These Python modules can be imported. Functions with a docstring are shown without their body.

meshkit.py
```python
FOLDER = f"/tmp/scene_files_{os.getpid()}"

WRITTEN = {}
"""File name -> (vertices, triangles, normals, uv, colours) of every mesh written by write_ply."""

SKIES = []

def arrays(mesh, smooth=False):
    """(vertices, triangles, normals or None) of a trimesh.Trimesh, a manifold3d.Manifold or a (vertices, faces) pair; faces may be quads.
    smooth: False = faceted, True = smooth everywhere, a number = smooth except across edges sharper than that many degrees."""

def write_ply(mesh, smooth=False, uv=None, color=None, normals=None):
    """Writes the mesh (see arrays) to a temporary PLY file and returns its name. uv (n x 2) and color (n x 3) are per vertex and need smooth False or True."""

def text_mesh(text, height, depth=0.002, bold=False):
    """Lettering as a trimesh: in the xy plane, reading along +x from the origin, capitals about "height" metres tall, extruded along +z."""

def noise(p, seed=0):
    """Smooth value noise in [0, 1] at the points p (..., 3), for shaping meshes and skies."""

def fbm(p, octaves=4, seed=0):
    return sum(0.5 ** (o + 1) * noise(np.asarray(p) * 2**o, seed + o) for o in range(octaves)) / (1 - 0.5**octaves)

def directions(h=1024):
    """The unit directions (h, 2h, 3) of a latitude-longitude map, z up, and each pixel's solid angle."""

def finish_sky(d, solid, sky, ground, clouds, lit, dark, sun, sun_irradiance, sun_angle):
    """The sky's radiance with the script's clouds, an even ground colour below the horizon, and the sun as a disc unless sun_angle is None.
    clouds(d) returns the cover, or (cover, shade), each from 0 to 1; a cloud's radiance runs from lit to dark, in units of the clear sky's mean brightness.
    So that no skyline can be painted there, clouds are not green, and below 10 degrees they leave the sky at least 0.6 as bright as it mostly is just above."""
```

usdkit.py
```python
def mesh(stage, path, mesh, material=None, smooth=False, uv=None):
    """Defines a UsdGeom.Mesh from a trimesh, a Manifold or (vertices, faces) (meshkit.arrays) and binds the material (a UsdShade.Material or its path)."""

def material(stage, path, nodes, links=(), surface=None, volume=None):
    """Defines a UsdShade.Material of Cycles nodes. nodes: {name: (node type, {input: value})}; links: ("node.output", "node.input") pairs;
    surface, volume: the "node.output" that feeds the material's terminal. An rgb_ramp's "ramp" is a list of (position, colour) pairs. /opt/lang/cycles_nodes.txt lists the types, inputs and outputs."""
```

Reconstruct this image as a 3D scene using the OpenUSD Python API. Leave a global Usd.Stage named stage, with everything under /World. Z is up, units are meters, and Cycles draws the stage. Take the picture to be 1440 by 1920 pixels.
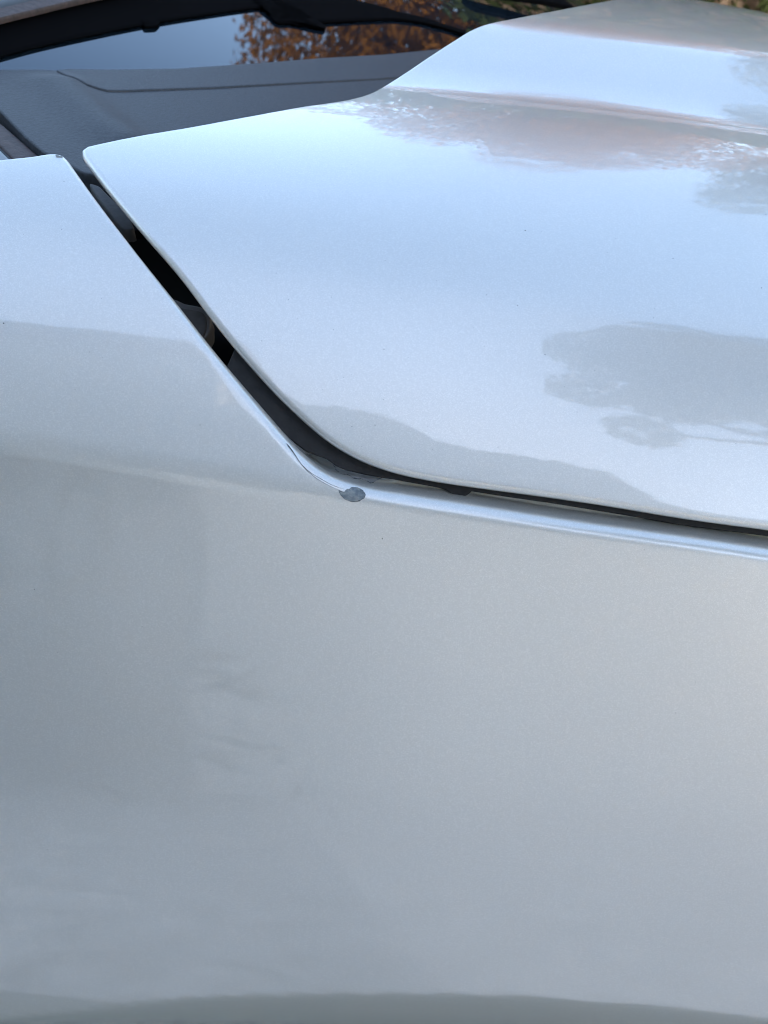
import math, random, numpy as np, trimesh, usdkit, meshkit
from pxr import Usd, UsdGeom, UsdLux, UsdShade, Gf, Sdf, Vt
from scipy.spatial import Delaunay
from scipy.interpolate import LinearNDInterpolator, PchipInterpolator
import shapely
from shapely.geometry import Polygon, LineString
random.seed(4); RNG = np.random.default_rng(4)
stage = Usd.Stage.CreateInMemory()
UsdGeom.SetStageUpAxis(stage, 'Z'); UsdGeom.SetStageMetersPerUnit(stage, 1.0)
UsdGeom.Xform.Define(stage, '/World'); UsdGeom.Scope.Define(stage, '/World/Looks')
# ------------------------------------------------------------------ camera, sky, sun
CAM = np.array([0, 0, 1.12]); PITCH, YAW, FPX = math.radians(40), math.radians(4), 1440.0
EXPOSURE = 2.33
SKY_STRENGTH, SUN_INT = 0.15, 0.5
SUN_EL, SUN_AZ = math.radians(22), math.radians(175)      # az = atan2(x, y) of the direction towards the sun
F = np.array([-math.sin(YAW)*math.cos(PITCH), math.cos(YAW)*math.cos(PITCH), -math.sin(PITCH)])
R = np.array([math.cos(YAW), math.sin(YAW), 0.0]); U = np.cross(R, F)
cam = UsdGeom.Camera.Define(stage, '/World/camera')
m4 = Gf.Matrix4d(*R, 0, *U, 0, *(-F), 0, *CAM, 1)
cam.AddTransformOp().Set(m4)
cam.CreateHorizontalApertureAttr(24.0); cam.CreateVerticalApertureAttr(32.0)
cam.CreateFocalLengthAttr(24.0*FPX/1440); cam.CreateClippingRangeAttr(Gf.Vec2f(0.01, 500))
cam.CreateExposureAttr(EXPOSURE); cam.CreateFStopAttr(13.0); cam.CreateFocusDistanceAttr(0.36)

def material(name, nodes, links=(), surface='p.BSDF'):
    return usdkit.material(stage, '/World/Looks/' + name, nodes, links, surface=surface)
sun_dir = np.array([math.sin(SUN_AZ)*math.cos(SUN_EL), math.cos(SUN_AZ)*math.cos(SUN_EL), math.sin(SUN_EL)])
sky_m = material('sky', {'s': ('sky_texture', {'sky_type': 'single_scattering', 'sun_disc': False, 'sun_elevation': SUN_EL, 'sun_rotation': SUN_AZ, 'aerosol_density': 2.4, 'ozone_density': 0.1}),
                         'b': ('background_shader', {'strength': SKY_STRENGTH})}, [('s.color', 'b.color')], surface='b.background')
dome = UsdLux.DomeLight.Define(stage, '/World/sky'); UsdShade.MaterialBindingAPI.Apply(dome.GetPrim()).Bind(sky_m)
dome.GetPrim().SetCustomDataByKey('kind', 'structure')
sun = UsdLux.DistantLight.Define(stage, '/World/sun')
sun.CreateIntensityAttr(SUN_INT); sun.CreateNormalizeAttr(True); sun.CreateAngleAttr(0.5); sun.CreateColorAttr(Gf.Vec3f(1, .9, .76))
zx = sun_dir; xx = np.cross([0, 0, 1], zx); xx /= np.linalg.norm(xx); yx = np.cross(zx, xx)
sun.AddTransformOp().Set(Gf.Matrix4d(*xx, 0, *yx, 0, *zx, 0, 0, 0, 20, 1))
# ------------------------------------------------------------------ helpers
def tag(o, label=None, cat=None, group=None, kind=None):
    o = o.GetPrim() if hasattr(o, 'GetPrim') else o
    for k, v in (('label', label), ('category', cat), ('group', group), ('kind', kind)):
        if v: o.SetCustomDataByKey(k, v)
    return o
USED = {}
def path_for(name, parent):
    base = (parent.GetPath().pathString if parent else '/World') + '/' + name
    n = USED.get(base, -1) + 1; USED[base] = n
    return base if n == 0 else f'{base}_{n:03d}'
def thing(name, label, cat, loc=(0, 0, 0), group=None):
    x = UsdGeom.Xform.Define(stage, path_for(name, None)); x.AddTranslateOp().Set(Gf.Vec3d(*map(float, loc)))
    return tag(x, label, cat, group)
ORIGIN = {}
def obj(name, mesh, mat, parent=None, smooth=False, normals=None):
    """one Mesh prim; coordinates are world, moved into the parent's frame"""
    v, f, n = meshkit.arrays(mesh, smooth)
    if normals is not None: n = normals
    off = ORIGIN.get(parent.GetPath().pathString.split('/')[2], (0, 0, 0)) if parent else (0, 0, 0)
    o = usdkit.mesh(stage, path_for(name, parent), (v - np.array(off), f), mat)
    if n is not None:
        o.CreateNormalsAttr(Vt.Vec3fArray.FromNumpy(np.asarray(n, np.float32))); o.SetNormalsInterpolation('vertex')
    o.CreateDoubleSidedAttr(True)
    return o.GetPrim()
def ray(u, v):
    u, v = np.asarray(u, float)[..., None], np.asarray(v, float)[..., None]
    return F + (u - 720)/FPX*R + (960 - v)/FPX*U
def proj(P):
    d = P - CAM; w = d @ F
    return np.stack([720 + FPX*(d @ R)/w, 960 - FPX*(d @ U)/w], -1)
def curve(pts, step=None, n=None, smooth=True):
    """resampled smooth curve through the points"""
    p = np.asarray(pts, float); t = np.r_[0, np.cumsum(np.linalg.norm(np.diff(p, axis=0), axis=1))]
    N = n or max(2, int(t[-1]/step) + 1); q = np.linspace(0, t[-1], N)
    if smooth: return np.stack([PchipInterpolator(t, p[:, k])(q) for k in range(p.shape[1])], 1)
    return np.stack([np.interp(q, t, p[:, k]) for k in range(p.shape[1])], 1)
# ------------------------------------------------------------------ the car's outer skin: x forward, s along the cross-section (0 = shoulder line)
TAB = [(-.60, 97), (-.45, 92), (-.28, 81), (-.2, 74), (-.1, 65), (-.03, 60), (-.004, 57.5), (.004, 45), (.04, 43), (.085, 37), (.092, 35.5), (.104, 29), (.14, 19), (.2, 9),
       (.26, 2), (.292, 1), (.305, 13), (.33, 20), (.375, 18), (.395, 6), (.43, 2.5), (.52, 0), (.65, -2), (.8, -5), (1.0, -9), (1.3, -16)]
SS = np.linspace(-.6, 1.3, 7601); TH = np.radians(np.interp(SS, *zip(*TAB)))
ker = np.hanning(21); ker /= ker.sum(); TH = np.convolve(np.pad(TH, 10, mode='edge'), ker, 'valid')
ds = SS[1] - SS[0]
Q0 = np.r_[0, np.cumsum(np.cos(TH[1:])*ds)]; Z0 = np.r_[0, np.cumsum(np.sin(TH[1:])*ds)]
i0 = np.argmin(abs(SS)); Q0 += .25 - Q0[i0]; Z0 += CAM[2] - .207 - Z0[i0]
ARCH = np.array([(-1, -9.), (1, -9.)])
def skin(x, s):
    x, s = np.asarray(x, float), np.asarray(s, float)
    w = np.clip(s/.3, 0, 1); w = w*w*(3 - 2*w)
    m, k = .118 - .062*w, .10 + .06*w
    y = np.interp(s, SS, Q0); z = np.interp(s, SS, Z0) - m*x - k*x*x
    t = np.clip(.097 - s, 0, None); a = np.clip((x - .02)/.12, 0, 1)
    z = z - .15*a*a*(3 - 2*a)*t*np.exp(-t/.022)
    z = z + .035*(np.sqrt((x + .05)**2 + .0016) - x - .05)
    t = np.clip(-.002 - s, 0, None); a = np.clip((.02 - x)/.14, 0, 1)
    y = y + .24*a*a*(3 - 2*a)*t*np.exp(-t/.06)
    # wheel-arch lip: below the arch line the sheet turns inwards
    d = np.clip(np.interp(x, ARCH[:, 0], ARCH[:, 1]) - s, 0, None)
    y = y + 0.22*d*d/(d + .006)
    return np.stack([x + 0*s, y, z], -1)
def skin_n(x, s, e=4e-4):
    n = np.cross(skin(x + e, s) - skin(x - e, s), skin(x, s + e) - skin(x, s - e))
    return n/np.linalg.norm(n, axis=-1, keepdims=True)
_inv = {}
def inv(px, off=0.0):
    """pixel of the photograph -> (x, s) on the skin sunk by off"""
    if off not in _inv:
        x, s = np.meshgrid(np.linspace(-1.0, .8, 181), np.r_[np.linspace(-.42, .28, 141), np.linspace(.285, .60, 106)])
        P = skin(x, s) - off*skin_n(x, s)
        a = proj(P)
        vis = np.ones(x.shape, bool)
        vis[1:] = a[1:, :, 1] < np.minimum.accumulate(a[:-1, :, 1], axis=0)       # not hidden behind a nearer part
        vis &= ((P - CAM) @ F > .08) & (np.abs(a) < 6000).all(-1)
        _inv[off] = LinearNDInterpolator(a[vis], np.stack([x[vis], s[vis]], -1))
    r = _inv[off](np.asarray(px, float))
    if np.isnan(r).any(): print('inv: outside', np.asarray(px)[np.isnan(r).any(1)][:4], off)
    return r
_a = inv([(-300, 1950), (0, 1907), (150, 1892), (400, 1868), (700, 1861), (1000, 1865), (1200, 1880), (1440, 1906), (1750, 1955)])
ARCH = curve(np.vstack([[_a[0, 0] - .3, _a[0, 1] - .12], _a, [_a[-1, 0] + .35, _a[-1, 1] - .15]]), n=300); _inv.clear()
def fill(poly, step, rings=(.0025, .005, .008, .012)):
    """points and triangles filling a polygon of the (x, s) plane; boundary points come first, in order"""
    bd = np.asarray(poly.exterior.coords)[:-1]
    pts = [bd]
    for d in rings:
        g = poly.buffer(-d)
        for h in getattr(g, 'geoms', [g]):
            if h.is_empty: continue
            L = h.exterior; n = max(8, int(L.length/(.0025 + d*.35)))
            pts.append(np.array([L.interpolate(i/n, normalized=True).coords[0] for i in range(n)]))
    x0, y0, x1, y1 = poly.bounds
    gx, gy = np.meshgrid(np.arange(x0, x1, step), np.arange(y0, y1, step)); gx[1::2] += step/2
    g = np.stack([gx.ravel(), gy.ravel()], 1)
    inner = poly.buffer(-(rings[-1] if rings else 0) - step*.6)
    pts.append(g[shapely.contains_xy(inner, g[:, 0], g[:, 1])])
    p = np.vstack(pts); t = Delaunay(p).simplices
    c = p[t].mean(1); t = t[shapely.contains_xy(poly, c[:, 0], c[:, 1])]
    a, b, c = p[t[:, 0]], p[t[:, 1]], p[t[:, 2]]
    cr = (b - a)[:, 0]*(c - a)[:, 1] - (b - a)[:, 1]*(c - a)[:, 0]
    t = t[np.abs(cr) > 1e-11]; cr = cr[np.abs(cr) > 1e-11]
    t[cr < 0] = t[cr < 0][:, ::-1]
    return p, t, len(bd)
def hemmed(poly, sections, step=.006, off=0.0, surf=skin, surf_n=skin_n, rings=(.0025, .005, .008, .012)):
    """a sheet on the skin; at each boundary point its section [(outwards, down) ...] is swept on"""
    p, t, nb = fill(poly, step, rings)
    N = surf_n(p[:, 0], p[:, 1]); V = surf(p[:, 0], p[:, 1]) - off*N
    B, Nb = V[:nb], N[:nb]
    tan = np.roll(B, -1, 0) - np.roll(B, 1, 0); tan /= np.linalg.norm(tan, axis=1, keepdims=True)
    O = np.cross(tan, Nb); O /= np.linalg.norm(O, axis=1, keepdims=True)
    sec = np.asarray(sections(np.asarray(poly.exterior.coords)[:-1]) if callable(sections) else np.broadcast_to(np.asarray(sections, float), (nb, *np.shape(sections))))
    verts, faces, prev = [V], [t], np.arange(nb); cnt = len(V)
    for k in range(sec.shape[1]):
        verts.append(B + sec[:, k, :1]*O - sec[:, k, 1:]*Nb)
        cur = np.arange(cnt, cnt + nb); cnt += nb
        a, b, c, d = prev, np.roll(prev, -1), np.roll(cur, -1), cur
        faces += [np.stack([a, c, b], 1), np.stack([a, d, c], 1)]; prev = cur
    v, f = np.vstack(verts), np.vstack(faces)
    _, _, n = meshkit.arrays((v, f), True)
    n[nb:len(V)] = N[nb:]
    return v, f, n
def roll(r, down=.010, back=.03, n=7):
    a = np.linspace(0, math.pi/2, n)[1:]
    return [(r*math.sin(t), r*(1 - math.cos(t))) for t in a] + [(r, r + down*.3), (r, r + down), (r - .0015, r + down + .001), (r - back, r + down + .001)]
def ccw(pts):
    g = Polygon(pts)
    if not g.is_valid: g = g.buffer(0)
    if g.geom_type != 'Polygon': g = max(g.geoms, key=lambda q: q.area)
    return shapely.geometry.polygon.orient(g, 1.0)
def densify(pts, step=.0025):
    return curve(pts, step, smooth=False)
# ------------------------------------------------------------------ materials
def paint_mat():
    return material('silver_paint', {
        'tc': ('texture_coordinate', {}),
        'v': ('voronoi_texture', {'scale': 2600.0}), 'sep': ('separate_color', {}),
        'fl': ('rgb_ramp', {'ramp': [(0, (.68, .673, .63)), (.7, (.72, .712, .67)), (1, (.79, .78, .735))]}),
        'nf': ('noise_texture', {'scale': 1500.0, 'detail': 1.0}),
        'bf': ('bump', {'strength': .05, 'distance': .0004}),
        'film': ('noise_texture', {'scale': 7.0, 'detail': 6.0, 'roughness': .7}), 'mr': ('map_range', {'from_min': .35, 'from_max': .7, 'to_min': .012, 'to_max': .05}),
        'np': ('noise_texture', {'scale': 130.0, 'detail': 2.0}),
        'bp': ('bump', {'strength': .03, 'distance': .0008}),
        'p': ('principled_bsdf', {'metallic': .66, 'roughness': .38, 'coat_weight': 1.0, 'coat_roughness': .045, 'coat_ior': 1.8})},
        [('tc.object', 'v.vector'), ('tc.object', 'film.vector'), ('film.fac', 'mr.value'), ('mr.result', 'p.coat_roughness'), ('tc.object', 'nf.vector'), ('tc.object', 'np.vector'), ('v.color', 'sep.color'), ('sep.r', 'fl.fac'), ('fl.color', 'p.base_color'),
         ('nf.fac', 'bf.height'), ('bf.normal', 'p.normal'), ('np.fac', 'bp.height'), ('bp.normal', 'p.coat_normal')])
def plain(name, col, rough=.5, metal=0.0, spec=.5, noise=None, coat=0.0):
    nodes = {'p': ('principled_bsdf', {'base_color': col, 'roughness': rough, 'metallic': metal, 'specular_ior_level': spec, 'coat_weight': coat})}
    links = []
    if noise:
        sc, amt, bmp = noise
        nodes.update({'tc': ('texture_coordinate', {}), 'n': ('noise_texture', {'scale': sc, 'detail': 5.0, 'roughness': .65}),
                      'r': ('rgb_ramp', {'ramp': [(.3, tuple(c*(1 - amt) for c in col)), (.7, tuple(min(1, c*(1 + amt)) for c in col))]}),
                      'b': ('bump', {'strength': bmp, 'distance': 1.0/sc})})
        links = [('tc.object', 'n.vector'), ('n.fac', 'r.fac'), ('r.color', 'p.base_color'), ('n.fac', 'b.height'), ('b.normal', 'p.normal')]
    return material(name, nodes, links)
PAINT = paint_mat()
M_COWL = plain('grey_textured_plastic', (.036, .042, .050), .55, noise=(420., .30, .25))
M_TRIM = plain('dark_rubber_trim', (.05, .055, .062), .5, noise=(500., .2, .15))
M_BLACK = plain('matte_black_plastic', (.0025, .0025, .003), 1.0, spec=.03)
M_VOID = plain('blackout_black', (.004, .004, .0045), .9, spec=.1)
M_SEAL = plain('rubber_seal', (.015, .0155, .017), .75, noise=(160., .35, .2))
M_CLIP = plain('grey_bracket_plastic', (.045, .045, .047), .6, noise=(300., .2, .1))
M_RIM = plain('bracket_rim', (.09, .09, .095), .5)
M_GLASS = material('windscreen_glass', {'p': ('principled_bsdf', {'base_color': (.003, .005, .007), 'roughness': .02, 'specular_tint': (.38, .68, 1.0)})})
M_CHIP = material('bare_primer', {'tc': ('texture_coordinate', {}), 'n': ('noise_texture', {'scale': 260.0, 'detail': 6.0, 'roughness': .7}),
    'r': ('rgb_ramp', {'ramp': [(.3, (.10, .125, .14)), (.45, (.17, .20, .22)), (.56, (.27, .29, .28)), (.64, (.19, .21, .23)), (.75, (.33, .34, .33))]}), 'b': ('bump', {'strength': .5, 'distance': .0006}),
    'p': ('principled_bsdf', {'roughness': .75})}, [('tc.object', 'n.vector'), ('n.fac', 'r.fac'), ('r.color', 'p.base_color'), ('n.fac', 'b.height'), ('b.normal', 'p.normal')])
M_CHIPRIM = plain('chip_rim', (.07, .08, .09), .8)
M_PEEL = material('peeled_primer', {'tc': ('texture_coordinate', {}), 'n': ('noise_texture', {'scale': 170.0, 'detail': 5.0, 'roughness': .7}),
    'r': ('rgb_ramp', {'ramp': [(.3, (.20, .20, .21)), (.5, (.32, .32, .33)), (.7, (.40, .40, .41))]}),
    'p': ('principled_bsdf', {'roughness': .65})}, [('tc.object', 'n.vector'), ('n.fac', 'r.fac'), ('r.color', 'p.base_color')])
M_CRACK = plain('paint_crack', (.04, .042, .045), .9)
M_SIDEGLASS = plain('side_glass', (.012, .018, .026), .03)
M_BROWN = plain('brown_strip', (.060, .040, .036), .6, noise=(200., .4, .2))
M_ARM = plain('wiper_arm_grey', (.035, .040, .042), .45)
M_GROUND_STRIP = plain('added_strip_dark', (.21, .21, .17), .9, noise=(40., .25, .4))
M_GROUND = plain('sandy_paving', (.74, .64, .565), .85, noise=(6., .25, .3))
M_WALL = plain('render_wall', (.76, .665, .60), .9, noise=(12., .12, .2))
M_ROOF = plain('roof_tile', (.06, .05, .045), .8, noise=(20., .3, .3))
M_WOODW = plain('window_frame_white', (.7, .7, .68), .4)
M_BARK = plain('bark', (.06, .045, .035), .9, noise=(30., .4, .5))
# ------------------------------------------------------------------ the car
CARLOC = (0, .95, 0)
car = thing('car', 'silver car seen close over its front fender, bonnet and windscreen base', 'car', CARLOC); ORIGIN['car'] = CARLOC

# traced outlines (photograph pixels)
REAR_F = [(-300, 331), (-150, 313), (0, 297), (60, 291), (100, 285.5), (112, 286)]
GAP_F = [(119, 289), (126, 296), (140, 316), (165, 352), (190, 387), (240, 452), (284, 512), (329, 570), (379, 640), (421, 694), (466, 750), (523, 820), (548, 852), (575, 880), (605, 902), (640, 917)]
SHOULDER = [(690, 933), (780, 949), (870, 962), (985, 981), (1100, 999), (1270, 1022), (1440, 1047), (1700, 1090), (1960, 1136), (2300, 1200)]
def soften(p, sig=6, start=0):
    k = np.exp(-.5*(np.arange(-3*sig, 3*sig + 1)/sig)**2); k /= k.sum()
    q = np.stack([np.convolve(np.pad(p[:, i], 3*sig, mode='reflect', reflect_type='odd'), k, 'valid') for i in range(2)], 1)
    w = np.clip((np.arange(len(p)) - start)/12., 0, 1)[:, None]; return p*(1 - w) + q*w
fe = inv(np.vstack([curve(REAR_F, 6), curve(GAP_F, 4), curve(SHOULDER, 6)]))
fe = curve(fe, .0025, smooth=False)
FE_CORNER = int(np.argmin(np.linalg.norm(fe - inv([(119, 289)])[0], axis=1)))
fe = soften(fe, 4, FE_CORNER + 4)
fender_poly = ccw(np.vstack([fe, densify([fe[-1], (fe[-1][0], -.5)], .02)[1:], densify([(fe[-1][0], -.5), (fe[0][0], -.5)], .02)[1:], densify([(fe[0][0], -.5), fe[0]], .02)[1:-1]]))
fender_poly = fender_poly.buffer(-.0022); fender_poly = ccw(densify(np.asarray(fender_poly.exterior.coords))[:-1])
x_chip = inv([(655, 925)])[0][0]
def fender_sec(b):
    # across the shoulder: a tight roll that drops into the gap at the rear, a wide roll and a ledge under the bonnet at the front
    x = b[:, 0]; w = np.clip((x - (x_chip - .055))/.10, 0, 1); w = w*w*(3 - 2*w)
    w = np.where(b[:, 1] < -.06, 0, w)
    w2 = np.clip((x - (x_chip - .10))/.12, 0, 1); w2 = np.where(b[:, 1] < -.06, 0, w2)
    out = []
    r = .0022 + .0055*w2; amax = np.radians(88 - 18*w)
    for k in range(1, 7):
        a = amax*k/6; out.append(np.stack([r*np.sin(a), r*(1 - np.cos(a))], 1))
    o, d = out[-1].T
    for do, dd, do0, dd0 in ((.0020, .0040, .0003, .004), (.0030, .0070, .0002, .006), (.0034, .0085, .0002, .006), (.006, .011, .0002, .006), (.02, .014, .0002, .012)):
        o = o + do*w + do0*(1 - w); d = d + dd*w + dd0*(1 - w); out.append(np.stack([o, d], 1))
    return np.stack(out, 1)
fv, ff, fn = hemmed(fender_poly, fender_sec, .007)
fender = obj('fender', (fv, ff), PAINT, car, normals=fn)

REAR_H = [(151, 275.5), (156, 272), (166, 269.5), (250, 252), (350, 235.5), (450, 217.5), (560, 198), (650, 184.5), (690, 173), (722, 155), (760, 131), (800, 104), (850, 72), (880, 54), (905, 44), (960, 33), (1040, 18), (1110, 5)]
GAP_H = [(148, 280), (150, 288), (165, 309), (200, 355), (250, 416), (300, 475), (335, 517), (390, 592), (440, 655), (465, 684), (505, 729), (550, 775), (599, 824), (640, 855), (703, 882), (748, 894), (807, 905), (877, 914), (960, 925.5), (1050, 937), (1200, 960), (1275, 974.5), (1440, 995), (1700, 1036), (1960, 1080), (2300, 1142)]
hr = inv(curve(REAR_H, 4)); hg = inv(curve(GAP_H, 4))
hg = soften(hg); hg = soften(hg, 16, 150)
end = hr[-1]
far = curve([end, end + (.03, .06), end + (.055, .13), end + (.08, .25), end + (.085, .45)], .01)[1:]
XF = hg[-1][0]
hood_out = np.vstack([densify(hg), densify([hg[-1], (XF, far[-1][1])], .02)[1:], densify([(XF, far[-1][1]), far[-1]], .02)[1:], far[::-1][1:], densify(hr[::-1])])
hood_poly = ccw(hood_out).buffer(-.0033)
hood_poly = ccw(densify(np.asarray(hood_poly.exterior.coords))[:-1])
hv, hf, hn = hemmed(hood_poly, roll(.0026, .0012, .03), .006)
hood = obj('hood', (hv, hf), PAINT, car, normals=hn)

# black sheet added under the skin to keep light out of the gaps, from the wheel arch to beyond the bonnet
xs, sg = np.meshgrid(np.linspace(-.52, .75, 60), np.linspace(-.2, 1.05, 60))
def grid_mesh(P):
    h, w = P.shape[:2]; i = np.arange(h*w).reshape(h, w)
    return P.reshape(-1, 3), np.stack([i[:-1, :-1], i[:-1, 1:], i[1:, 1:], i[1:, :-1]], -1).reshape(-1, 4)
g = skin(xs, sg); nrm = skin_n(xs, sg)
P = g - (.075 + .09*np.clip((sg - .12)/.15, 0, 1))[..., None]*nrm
obj('gap_blackout', grid_mesh(P), M_VOID, car, smooth=True)

def sunk(px, off):
    xy = inv(px, off); n = skin_n(xy[:, 0], xy[:, 1])
    return skin(xy[:, 0], xy[:, 1]) - off*n, n
def slab(name, px, off, thick, mat, bevel=.0012, parent=car, close=.003, label=None):
    """a plate whose top outline is traced at depth off under the skin"""
    q = np.asarray(px, float); q = np.vstack([q, q[:1]])
    q = curve(q, 5, smooth=False)[:-1]
    poly = ccw(inv(q, off))
    b = bevel
    sec = [(b*.3, b*.08), (b*.7, b*.35), (b, b), (b, thick*.5 + b), (b, thick + b)]
    v, f, n = hemmed(poly, sec, close, off, rings=(.0025,))
    o = obj(name, (v, f), mat, parent, normals=n)
    return tag(o, label)
# rubber seal seen in the gap
slab('rubber_seal', [(443, 652), (424, 694), (470, 752), (523, 812), (543, 820), (575, 844), (592, 850), (612, 857), (630, 870), (650, 879), (690, 888), (740, 896), (790, 905), (825, 911.5), (838, 916), (848, 925), (858, 931), (866, 931.5), (878, 925), (888, 916), (960, 905), (880, 880), (760, 860), (660, 815), (600, 760), (520, 672)], .0075, .0025, M_SEAL, .0004, close=.0025, label='dark rubber seal filling the middle of the gap')
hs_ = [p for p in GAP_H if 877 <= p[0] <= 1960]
slab('bonnet_shadow_strip', [(u, v + 2.5 + 4.5*min(1, (u - 877)/300)) for u, v in hs_] + [(u, v - 55) for u, v in hs_[::-1]], .0075, .003, M_SEAL, .0004, close=.004, label='thin black strip standing in for the shadow under the front part of the bonnet edge')  # seal material used as painted shade under the bonnet lip
slab('bracket_rim', [(326, 563), (345, 572), (372, 577), (385, 582.5), (391.5, 592), (391.5, 618), (386, 630), (378, 635), (350, 626), (310, 590)], .0200, .012, M_RIM, .0008, label='lighter rim of the rounded bracket in the gap')
slab('gap_bracket', [(326, 575), (345, 580), (368, 583.5), (379, 588), (384, 596), (384, 616), (380, 627), (372, 634), (350, 626), (310, 600)], .0192, .008, M_CLIP, .0008, label='rounded grey bracket in the gap')
slab('hinge_bar', [(171, 345), (184, 350), (200, 367), (216, 382), (232, 400), (242, 414), (248, 430), (233, 429), (220, 414), (200, 388), (182, 364)], .024, .006, M_CLIP, .001, label='slim dark hinge bar low in the gap')

# ---- cowl: a nearly flat plastic tray behind the bonnet, the windscreen above it
CZ0 = CAM[2] - .122
COWL_N = np.array([.20, -.02, 1.0]); COWL_N /= np.linalg.norm(COWL_N); COWL_P = np.array([-.24, .43, CZ0])
def on_plane(px, p0, n):
    d = ray(np.asarray(px, float)[:, 0], np.asarray(px, float)[:, 1]); t = ((p0 - CAM) @ n)/(d @ n)
    return CAM + t[:, None]*d
ax = np.cross([0, 1, 0], COWL_N); ax /= np.linalg.norm(ax); ay = np.cross(COWL_N, ax)
def cowl_ab(px): w = on_plane(px, COWL_P, COWL_N) - COWL_P; return np.stack([w @ ax, w @ ay], 1)
HUMP = cowl_ab([(112, 162), (150, 198), (200, 242), (235, 264)])
def cowl_surf(a, b):
    a, b = np.asarray(a, float), np.asarray(b, float)
    q = np.stack([a, b], -1); best = np.full(a.shape, 9.0); side = np.zeros(a.shape)
    for k in range(len(HUMP) - 1):
        d = HUMP[k + 1] - HUMP[k]; t = np.clip(((q - HUMP[k]) @ d)/(d @ d), 0, 1.1)
        e = q - HUMP[k] - t[..., None]*d; r = np.linalg.norm(e, axis=-1)
        m = r < best; best = np.where(m, r, best); side = np.where(m, d[0]*e[..., 1] - d[1]*e[..., 0], side)
    h = .006*np.exp(-(best/.018)**2)
    return COWL_P + a[..., None]*ax + b[..., None]*ay + h[..., None]*COWL_N
def cowl_n(a, b, e=5e-4):
    n = np.cross(cowl_surf(a + e, b) - cowl_surf(a - e, b), cowl_surf(a, b + e) - cowl_surf(a, b - e)); return n/np.linalg.norm(n, axis=-1, keepdims=True)
BASE_G = [(-260, 122), (-120, 127), (0, 131), (80, 131), (130, 133), (200, 134), (330, 132), (480, 122), (600, 112), (720, 105), (830, 94), (960, 80)]
SEAM = [(-260, 150), (-60, 152), (60, 145), (110, 136), (132, 152), (165, 168), (200, 173), (260, 171), (400, 166), (560, 157), (700, 150), (830, 141), (960, 130)]
LOW = [(960, 190), (700, 215), (480, 300), (300, 350), (238, 338), (205, 330), (158, 322), (120, 300), (85, 284), (50, 254), (0, 203), (-60, 150), (-120, 135)]
def plate(name, px, mat, off=0.0, thick=.012, r=.0015, step=.008, label=None):
    q = np.asarray(px, float); q = curve(np.vstack([q, q[:1]]), 5, smooth=False)[:-1]
    poly = ccw(cowl_ab(q))
    v, f, n = hemmed(poly, [(r*.4, r*.1), (r*.8, r*.4), (r, r), (r, r + thick)], step, off, cowl_surf, cowl_n, rings=(.003,))
    return tag(obj(name, (v, f), mat, car, normals=n), label)
plate('cowl_panel', [(u, v + .6) for u, v in SEAM[3:]] + LOW[:-2] + [(-60, 129)] + BASE_G[2:4] + [(104, 132)] , M_COWL, 0, label='textured grey plastic cowl between bonnet and windscreen')
up = [(u, v - .6) for u, v in SEAM[3:]]
plate('cowl_strip', BASE_G[4:] + up[::-1], M_COWL, -.0012, label='upper grey strip of the cowl along the glass')
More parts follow.
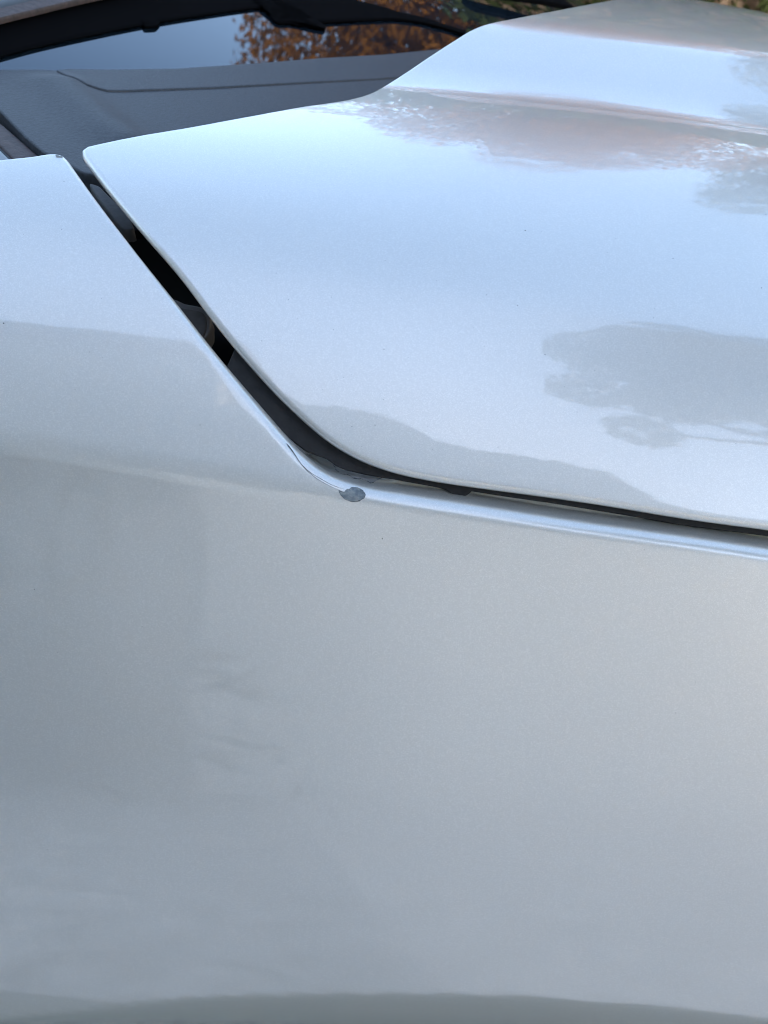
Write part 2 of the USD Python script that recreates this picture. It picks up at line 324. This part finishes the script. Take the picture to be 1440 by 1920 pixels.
# glass plane through the cowl's upper edge
g0, g1 = on_plane([(0, 133), (800, 98)], COWL_P, COWL_N)
bd = g1 - g0; bd /= np.linalg.norm(bd)
upw = np.cross(bd, [0, 0, 1.0]); upw = -upw/np.linalg.norm(upw)          # horizontal, away from the viewer and rearwards
RAKE = math.radians(20)
GD = math.cos(RAKE)*upw + math.sin(RAKE)*np.array([0, 0, 1.0]); GN = np.cross(bd, GD); GN /= np.linalg.norm(GN)
if GN[2] < 0: GN = -GN
def glass(px, off=0.0): return on_plane(px, g0 + off*GN, GN)
aa, bb = np.meshgrid(np.linspace(-.25, 1.25, 40), np.linspace(-.03, .62, 20))
mid = .45
P = g0 - .001*GN + aa[..., None]*bd + bb[..., None]*GD - (.08*np.clip(aa - .6, 0, None)**2)[..., None]*GN
gl = grid_mesh(P)
obj('windscreen', gl, M_GLASS, car, smooth=True)

def bar(px, w, h, off, mat, name, n=60, label=None, flat=None):
    """a bar lying over the glass: centre line traced, width w(t) along the glass slope and height h"""
    c = glass(curve(px, n=n), off); t = np.linspace(0, 1, n)
    ww = np.interp(t, np.linspace(0, 1, len(np.atleast_1d(w))), np.atleast_1d(w)); hh = np.interp(t, np.linspace(0, 1, len(np.atleast_1d(h))), np.atleast_1d(h))
    tan = np.gradient(c, axis=0); tan /= np.linalg.norm(tan, axis=1, keepdims=True)
    s = np.cross(GN, tan); s /= np.linalg.norm(s, axis=1, keepdims=True)
    sec = [(0, 0), (0, .5), (.03, .85), (.08, 1), (.92, 1), (.97, .85), (1, .5), (1, 0)]
    V = np.stack([c + a*ww[:, None]*s + b*hh[:, None]*GN for a, b in sec], 1); k = len(sec)
    i = np.arange(n*k).reshape(n, k); j = np.roll(i, -1, 1)
    f = np.stack([i[:-1], j[:-1], j[1:], i[1:]], -1).reshape(-1, 4)
    f = np.vstack([f[:, [0, 1, 2]], f[:, [0, 2, 3]], [[0, q + 1, q] for q in range(1, k - 1)], [[i[-1, 0], i[-1, q], i[-1, q + 1]] for q in range(1, k - 1)]])
    return tag(obj(name, (V.reshape(-1, 3), f), mat, car, smooth=40), label)

# black trim band over the glass with its clip, brown edge and grey panel beyond; wiper arm towards the middle
bar([(-160, 148), (-60, 124), (0, 108), (60, 92), (150, 72), (270, 48), (360, 33), (500, 14), (620, 3)], [.050, .050, .045, .04], .0015, .0003, M_BLACK, 'windscreen_trim', label='black trim band crossing the windscreen in the top left corner')
bar([(268, 49.5), (273, 52.5), (292, 51.5), (300, 44)], .012, .0016, .0003, M_BLACK, 'trim_clip', n=10)
bar([(-160, 90), (-60, 64), (0, 46), (60, 31), (150, 9), (230, -8), (320, -28)], .014, .004, .004, M_BROWN, 'trim_edge', label='brown strip along the black trim band')  # plain brown strip, mottled by noise
bar([(-160, 76), (-60, 50), (0, 31), (60, 16), (150, -6), (230, -24)], .10, .005, .004, M_ARM, 'pillar_panel', label='dark grey panel in the very top left corner')
bar([(500, 16), (506, 30), (514, 41), (524, 45), (560, 45), (620, 43), (680, 40), (735, 38), (785, 43), (830, 54), (875, 68)], [.04, .09, .09, .085, .05, .020, .014, .012], .002, .0004, M_BLACK, 'wiper_arm', label='black wiper arm tapering towards the bonnet')
bar([(900, -6), (960, 3), (1010, 9), (1075, 22)], .03, .006, .004, M_BLACK, 'wiper_arm', label='black wiper arm seen over the bonnet rise')
# panel edges at the left: gap, pillar trim, light edge, side glass
plate('cowl_blackout', [(-260, 130), (960, 120), (960, 200), (700, 240), (480, 330), (300, 380), (245, 375), (170, 330), (100, 330), (-260, 330)], M_VOID, .016, .004, .001, .02)  # black plate added to paint the shade deep in the cowl gaps
plate('pillar_trim', [(-200, 90), (-120, 140), (0, 221), (80, 290), (110, 330), (60, 330), (38, 292), (0, 256), (-200, 110)], M_BROWN, .004, label='brown grey trim strip beside the cowl at the left edge')
plate('glass_edge', [(-200, 113), (0, 257), (46, 300), (42, 302), (0, 262), (-200, 118)], M_COWL, .0055, .004, .0005, .004)
plate('side_window', [(-260, 118), (-200, 118), (0, 262), (42, 302), (60, 330), (-260, 340)], M_SIDEGLASS, .006, label='blue grey pane at the left edge above the fender')

# ---- damage and dirt on the paint
TM = {'f': trimesh.Trimesh(fv, ff, process=False), 'h': trimesh.Trimesh(hv, hf, process=False)}
def cast(px, which='f'):
    d = ray(np.asarray(px, float)[:, 0], np.asarray(px, float)[:, 1]); d /= np.linalg.norm(d, axis=1, keepdims=True)
    tm = TM[which]; loc, ri, ti = tm.ray.intersects_location(np.repeat(CAM[None], len(d), 0), d, multiple_hits=True)
    best = {}
    for L, i, t in zip(loc, ri, ti):
        D = np.linalg.norm(L - CAM)
        if i not in best or D < best[i][0]: best[i] = (D, L, t)
    P = np.full((len(d), 3), np.nan); N = np.zeros((len(d), 3))
    for i, (D, L, t) in best.items():
        P[i] = L; n = tm.face_normals[t]; N[i] = n if n @ d[i] < 0 else -n
    return P, N
def decal(name, px, mat, lift, parent, which='f', label=None, cell=2.2, jag=0.0, grow=0.0):
    g = Polygon(curve(np.vstack([px, px[:1]]), 1.6, smooth=False))
    if grow: g = g.buffer(grow)
    b = np.asarray(g.exterior.coords)[:-1]
    if jag: b = b + RNG.normal(0, jag, b.shape)
    g = Polygon(b).buffer(0); g = max(g.geoms, key=lambda q: q.area) if g.geom_type != 'Polygon' else g
    b = np.asarray(g.exterior.coords)[:-1]
    x0, y0, x1, y1 = g.bounds; gx, gy = np.meshgrid(np.arange(x0, x1, cell), np.arange(y0, y1, cell)); q = np.stack([gx.ravel(), gy.ravel()], 1)
    p = np.vstack([b, q[shapely.contains_xy(g.buffer(-cell*.5), q[:, 0], q[:, 1])]]) if g.area > 30 else b
    t = Delaunay(p).simplices; c = p[t].mean(1); t = t[shapely.contains_xy(g, c[:, 0], c[:, 1])]
    P, N = cast(p, which); ok = ~np.isnan(P).any(1)
    t = t[ok[t].all(1)]; P = np.nan_to_num(P)
    P = P + lift*N
    a = np.cross(P[t[:, 1]] - P[t[:, 0]], P[t[:, 2]] - P[t[:, 0]]); w = (a*N[t].mean(1)).sum(1) < 0
    t[w] = t[w][:, ::-1]
    m = trimesh.Trimesh(P, t, process=False); m.remove_unreferenced_vertices()
    return tag(obj(name, m, mat, parent, smooth=True), label)
CHIP = [(635.5, 920), (640, 922), (646, 923.5), (649.5, 918.5), (655, 918), (659, 914), (670, 915), (676, 917.5), (680.6, 921), (685, 928), (682, 934.5), (671.5, 940), (659, 940.5), (646, 935.5), (639, 927)]
decal('chip_rim', CHIP, M_CHIPRIM, .00012, fender, jag=.25, grow=.8)
decal('paint_chip', CHIP, M_CHIP, .00022, fender, jag=.55, label='bare grey oval paint chip at the fender corner')
decal('paint_chip', [(104, 291.5), (107, 289.2), (112, 289), (119, 290.5), (121.5, 293), (118, 295), (110, 295), (105.5, 294.5)], M_CHIP, .0002, fender, jag=.2, label='small grey paint chip at the rear tip of the fender')
PA = [(531, 806), (547, 815), (560, 823), (572, 834), (584, 846), (588, 852), (581, 854), (569, 849), (554, 836), (541, 821)]
PB = [(612, 859), (626, 862), (640, 871), (653, 879), (673, 883), (695, 889.5), (716, 896), (706, 901), (695, 906.5), (684, 899), (662, 897), (653, 890), (639, 889), (630, 881), (623, 869)]
for q in (PA, PB):
    decal('peel_edge', q, M_CHIPRIM, .00010, fender, jag=.4, grow=.45)
    decal('peeled_patch', q, M_PEEL, .00020, fender, jag=.5, label='peeled grey patch on the ledge under the bonnet corner')
def crack(px, w):
    c = curve(px, 1.5); t = np.gradient(c, axis=0); t /= np.linalg.norm(t, axis=1, keepdims=True); nn = np.stack([-t[:, 1], t[:, 0]], 1)
    ww = w*np.interp(np.linspace(0, 1, len(c)), [0, .12, .5, .9, 1], [.3, 1, .8, .5, .2])[:, None]*(1 + RNG.normal(0, .18, (len(c), 1)))
    P1, N1 = cast(c + nn*ww); P2, N2 = cast(c - nn*ww)
    ok = ~(np.isnan(P1).any(1) | np.isnan(P2).any(1)); P1, P2 = P1[ok] + .00015*N1[ok], P2[ok] + .00015*N2[ok]; n = len(P1)
    V = np.vstack([P1, P2]); i = np.arange(n - 1)
    obj('paint_crack', (V, np.stack([i, i + 1, i + 1 + n, i + n], 1)), M_CRACK, fender)
crack([(537, 832), (546, 843), (553, 853), (560, 864), (568, 874)], .75)
crack([(566, 871), (582, 886), (600, 897), (624, 910), (646, 917.5)], .45)
crack([(560, 864), (575, 882), (592, 896), (612, 908), (637, 919.5)], .45)
# specks of dirt
def specks(name, pts, which, parent):
    V, T = [], []
    P, N = cast(pts[:, :2], which)
    for p, n, r in zip(P, N, pts[:, 2]):
        if np.isnan(p).any(): continue
        a = np.cross(n, [.3, .5, .8]); a /= np.linalg.norm(a); b = np.cross(n, a); k0 = len(V); m = 6
        rad = r*(1 + RNG.uniform(-.35, .35, m)); st = RNG.uniform(.6, 1.3)
        for j in range(m):
            V.append(p + .00005*n + rad[j]*(math.cos(6.283*j/m)*a*st + math.sin(6.283*j/m)*b))
        V.append(p + n*r*.5)
        T += [(k0 + j, k0 + (j + 1) % m, k0 + m) for j in range(m)]
    tag(obj(name, (np.array(V), np.array(T)), M_CRACK, parent), kind='stuff')
hs = np.array([(985, 432, .0005), (1436, 402, .0004), (912, 553, .0003), (970, 573, .0003), (1225, 596, .0003), (1428, 540, .00035), (541, 562, .0003), (720, 655, .0003), (1022, 665, .0003), (1262, 485, .0003), (660, 800, .00025)]
              + [(RNG.uniform(250, 1430), RNG.uniform(300, 850), RNG.uniform(.0001, .00022)) for _ in range(60)])
fs = np.array([(717, 1010, .0004), (7, 606, .00045), (375, 797, .00025), (240, 430, .0003), (120, 340, .0003), (115, 430, .0003), (65, 1105, .00025), (190, 560, .0002)]
              + [(RNG.uniform(10, 1430), RNG.uniform(330, 1850), RNG.uniform(.00008, .00018)) for _ in range(70)])
hs[:, 2] *= .75; fs[:, 2] *= .8; specks('dirt_specks', hs, 'h', hood); specks('dirt_specks', fs, 'f', fender)

# ---- wheel under the arch (carries the car on the ground)
def lathe(prof, n=48):
    prof = np.asarray(prof, float); t = np.linspace(0, 2*math.pi, n, endpoint=False)
    V = np.stack([np.outer(prof[:, 0], np.cos(t)), np.repeat(prof[:, 1:2], n, 1), np.outer(prof[:, 0], np.sin(t))], -1)
    i = np.arange(len(prof)*n).reshape(len(prof), n); j = np.roll(i, -1, 1)
    return V.reshape(-1, 3), np.stack([i[:-1], j[:-1], j[1:], i[1:]], -1).reshape(-1, 4)
WC = np.array([0, .42, .335])
v, f = lathe([(.23, -.10), (.30, -.105), (.325, -.09), (.335, -.06), (.335, .06), (.325, .09), (.30, .105), (.23, .10)])
wheel = obj('wheel', (v + WC, f), M_SEAL, car, smooth=40)
v, f = lathe([(.02, -.06), (.06, -.075), (.10, -.06), (.20, -.07), (.232, -.095), (.232, .08)])
obj('rim', (v + WC, f), M_ARM, wheel, smooth=40)

# ------------------------------------------------------------------ the place around the car
def ground_mesh():
    n = 60; r = np.r_[0, np.geomspace(.4, 400, n)]; t = np.linspace(0, 2*math.pi, 49)
    V = np.stack([np.outer(r, np.cos(t)), np.outer(r, np.sin(t)), np.zeros((n + 1, 49))], -1); return grid_mesh(V)
v, f = ground_mesh(); tag(obj('ground', (v, f[:, ::-1]), M_GROUND, None), kind='structure')
tag(obj('added_ground_strip', ([(-30, -.2, .004), (30, -.2, .004), (30, 4, .004), (-30, 4, .004)], [(0, 1, 2), (0, 2, 3)]), M_GROUND_STRIP, None), kind='structure')  # dark ground strip added to darken the reflection below the arch line
HY_PATCH = -2.6; M_GROUND_PATCH = plain('added_patch_tone', (.56, .50, .45), .95, noise=(9., .4, .5))
tag(obj('added_ground_patch', ([(-20, HY_PATCH, .004), (-.45, HY_PATCH, .004), (.1, -.21, .004), (-20, -.21, .004)], [(0, 1, 2), (0, 2, 3)]), M_GROUND_PATCH, None), kind='structure')  # ground patch added to darken the lower left fender reflection
def boxm(a, b): return trimesh.creation.box(bounds=[a, b])
HY = -2.7; HE = 5.0
house = thing('house', 'unseen beige house with dark tiled roof, its upper walls darkened for the fender reflection', 'house', (0, HY - 3, 0)); ORIGIN['house'] = (0, HY - 3, 0)
ZC = 2.45; M_WALLG = plain('grey_render', (.36, .36, .355), .9, noise=(12., .12, .2)); M_CLAD = plain('added_dark_wall', (.19, .195, .20), .8, noise=(8., .2, .2))  # grey and dark wall tones added to darken reflections in the paint
def block(x0, x1, he, dy):
    obj('wall', boxm((x0, HY - 6 - dy, 0), (x1, HY - dy, ZC)), M_WALLG, house)
    obj('added_dark_upper', boxm((x0 - .02, HY - 6.02 - dy, ZC), (x1 + .02, HY - dy + .02, he)), M_CLAD, house)
    rp = trimesh.creation.extrude_polygon(Polygon([(HY + .45 - dy, he - .05), (HY + .45 - dy, he + .10), (HY - 3 - dy, he + 1.9), (HY - 6.45 - dy, he + .10), (HY - 6.45 - dy, he - .05), (HY - 3 - dy, he + 1.75)]), x1 - x0 + .3)
    obj('roof', (rp.vertices[:, [2, 0, 1]] + (x0 - .15, 0, 0), rp.faces), M_ROOF, house)
block(-14, -.42, 8.3, 0)
prof = [(-.6, 0), (-.6, 5.56), (-.2, 5.6), (.1, 5.76), (.37, 5.80), (.6, 5.66), (.8, 5.36), (.95, 5.14), (1.25, 5.02), (1.6, 4.98), (2.2, 4.88), (2.36, 4.66), (2.5, 4.36), (2.62, 4.2), (3.4, 4.12), (3.4, 0)]  # added stand-in wall, curved to give a rounded dark reflection in the bonnet
pp = Polygon(np.vstack([prof[:1], curve(prof[1:-1], .06), prof[-1:]]))
for nm, za, zb, mt, dp in (('added_outline_wall', -1, ZC, M_WALL, .30), ('added_outline_upper', ZC, 20, M_CLAD, .32)):
    pm = trimesh.creation.extrude_polygon(pp.intersection(shapely.box(-20, za, 20, zb)), dp)
    obj(nm, (pm.vertices[:, [0, 2, 1]] + (0, HY + .05, 0), pm.faces[:, ::-1]), mt, house)
for cx in (-11.5, -8.0):
    for z0 in (.9, 3.5):
        fr = trimesh.util.concatenate([boxm((cx - .65, HY - .02, z0), (cx - .57, HY + .05, z0 + 1.3)), boxm((cx + .57, HY - .02, z0), (cx + .65, HY + .05, z0 + 1.3)), boxm((cx - .57, HY - .02, z0 + 1.22), (cx + .57, HY + .05, z0 + 1.3)), boxm((cx - .57, HY - .02, z0), (cx + .57, HY + .05, z0 + .08)), boxm((cx - .03, HY - .02, z0 + .08), (cx + .03, HY + .045, z0 + 1.22))])
        w = obj('window', fr, M_WOODW, house); obj('pane', boxm((cx - .57, HY - .01, z0 + .08), (cx + .57, HY + .015, z0 + 1.22)), M_SIDEGLASS, w)
def leaf_mat(name, cols):
    return material(name, {'g': ('geometry', {}), 'r': ('rgb_ramp', {'ramp': cols}), 'd': ('diffuse_bsdf', {}), 't': ('translucent_bsdf', {}), 'm': ('mix_closure', {'fac': .35})},
        [('g.random_per_island', 'r.fac'), ('r.color', 'd.color'), ('r.color', 't.color'), ('d.BSDF', 'm.closure1'), ('t.BSDF', 'm.closure2')], surface='m.closure')
M_ORANGE = leaf_mat('autumn_leaves', [(0, (.12, .055, .010)), (.4, (.42, .19, .018)), (.7, (.25, .14, .024)), (1, (.09, .095, .02))])
M_SHRUB = leaf_mat('added_shrub_leaves', [(0, (.14, .15, .145)), (.6, (.19, .20, .185)), (1, (.24, .245, .22))])
M_MUTED = leaf_mat('fading_leaves', [(0, (.06, .06, .035)), (.5, (.11, .095, .05)), (1, (.17, .12, .05))])
M_GREEN = leaf_mat('hedge_leaves', [(0, (.028, .040, .018)), (.6, (.046, .060, .028)), (1, (.075, .080, .035))])
def leaves(c, rad, n, size, seed, lumps=14, cl=.42):
    rg = np.random.default_rng(seed); d = rg.normal(size=(lumps, 3)); d /= np.linalg.norm(d, axis=1, keepdims=True)
    cen = c + d*rad*rg.uniform(.35, .95, (lumps, 1)); k = rg.integers(0, lumps, n); e = rg.normal(size=(n, 3)); e /= np.linalg.norm(e, axis=1, keepdims=True)
    p = cen[k] + e*np.array(rad)*cl*rg.uniform(.3, 1, (n, 1))**.5
    a = rg.normal(size=(n, 3)); a /= np.linalg.norm(a, axis=1, keepdims=True); b = np.cross(a, rg.normal(size=(n, 3))); b /= np.linalg.norm(b, axis=1, keepdims=True)
    s = size*rg.uniform(.6, 1.4, (n, 1)); V = np.stack([p - a*s, p + b*s*.5, p + a*s, p - b*s*.5], 1).reshape(-1, 3); i = np.arange(n)[:, None]*4
    return np.vstack([V]), i + np.array([[0, 1, 2, 3]]), cen
def cone(p0, p1, r0, r1, n=8):
    m = trimesh.creation.revolve([(r0, 0), (r1, 1)], sections=n); d = np.asarray(p1, float) - p0; L = np.linalg.norm(d)
    m.apply_scale([1, 1, L]); m.apply_transform(trimesh.geometry.align_vectors([0, 0, 1], d/L)); m.apply_translation(p0); return m
def tree(x, y, h, rad, label, mat, seed, n=5000, size=.11, group=None, lumps=14, cl=.42):
    t = thing('tree', label, 'tree', (x, y, 0), group); ORIGIN[t.GetPath().name] = (x, y, 0)
    c = np.array([x, y, h - rad[2]]); v, f, cen = leaves(c, np.array(rad), n, size, seed, lumps, cl)
    top = np.array([x, y, h - rad[2]]); parts = [cone((x, y, 0), top, .02*h, .009*h)] + [cone(top*(1 - q) + np.array([x, y, h*.3])*q, e, .006*h, .002*h, 6) for e, q in zip(cen, np.linspace(.1, .9, len(cen)))]
    obj('trunk', trimesh.util.concatenate(parts), M_BARK, t); obj('crown', (v, f), mat, t)
tree(2.6, 11.5, 9.6, (3.1, 2.4, 4.5), 'tall orange autumn tree mirrored in the windscreen', M_ORANGE, 1, 64000, .055, lumps=30, cl=.38)
tree(8.4, 12.0, 11.0, (2.9, 2.5, 4.8), 'broad brown autumn tree mirrored in the bonnet beyond the tall one', M_MUTED, 2, 30000, .07)
tree(13.5, 10.5, 9.5, (3.0, 2.5, 4.2), 'rightmost of the autumn trees mirrored in the bonnet', M_MUTED, 3, 22000, .08)
tree(-1.6, 14.0, 5.9, (2.6, 1.8, 2.8), 'low autumn tree mirrored left of the tall one', M_ORANGE, 4, 16000, .07)
tree(-7.0, 13.5, 5.4, (3.0, 1.8, 2.6), 'leftmost low autumn tree mirrored in the bonnet', M_ORANGE, 5, 14000, .08)
tree(1.3, 12.6, 4.8, (2.3, 1.6, 2.2), 'small round orange tree in front of the tall ones', M_ORANGE, 7, 12000, .07)
tree(5.9, 13.6, 5.2, (2.4, 1.6, 2.5), 'small orange tree between the tall and the broad one', M_ORANGE, 8, 12000, .08)
tree(10.8, 13.4, 5.2, (2.5, 1.6, 2.4), 'small brown tree between the two rightmost ones', M_MUTED, 10, 10000, .08)
tree(3.05, -.85, 6.5, (1.5, 1.15, 1.35), 'tree close to the front of the car, mirrored as a grey patch', M_GREEN, 6, 16000, .045, lumps=44, cl=.2)
hedge = thing('hedge', 'tall dark green hedge beyond the car in the top right corner', 'hedge', (0, 9, 0)); ORIGIN['hedge'] = (0, 9, 0)
rg = np.random.default_rng(9); n = 60000
p = np.stack([rg.uniform(-10, 14, n), 9 + rg.normal(0, .35, n), rg.uniform(.02, 3.35, n)], 1); a = rg.normal(size=(n, 3)); a /= np.linalg.norm(a, axis=1, keepdims=True); b = np.cross(a, rg.normal(size=(n, 3))); b /= np.linalg.norm(b, axis=1, keepdims=True)
sz = .085*rg.uniform(.6, 1.4, (n, 1)); obj('foliage', (np.stack([p - a*sz, p + b*sz*.5, p + a*sz, p - b*sz*.5], 1).reshape(-1, 3), np.arange(n)[:, None]*4 + np.arange(4)[None]), M_GREEN, hedge)
obj('added_core', boxm((-10, 8.9, 0), (14, 9.1, 3.1)), M_BARK, hedge)  # solid box added inside the hedge to block bright sky gaps
hedge2 = thing('hedge', 'unseen shrub row added along the house wall to darken the fender reflection', 'hedge', (-7, HY + .6, 0)); ORIGIN[hedge2.GetPath().name] = (-7, HY + .6, 0)  # unseen shrubs, added to darken the fender below its crease
n = 17000; sx = -.25 - 12.2*rg.uniform(0, 1, n)**.62; p = np.stack([sx, HY + .6 + rg.normal(0, .2, n), rg.uniform(.02, 1, n)*np.clip(2.3 - 1.0*(sx + 1.7), .5, 2.3)], 1); a = rg.normal(size=(n, 3)); a /= np.linalg.norm(a, axis=1, keepdims=True); b = np.cross(a, rg.normal(size=(n, 3))); b /= np.linalg.norm(b, axis=1, keepdims=True)
sz = .05*rg.uniform(.6, 1.4, (n, 1)); obj('foliage', (np.stack([p - a*sz, p + b*sz*.5, p + a*sz, p - b*sz*.5], 1).reshape(-1, 3), np.arange(n)[:, None]*4 + np.arange(4)[None]), M_SHRUB, hedge2)
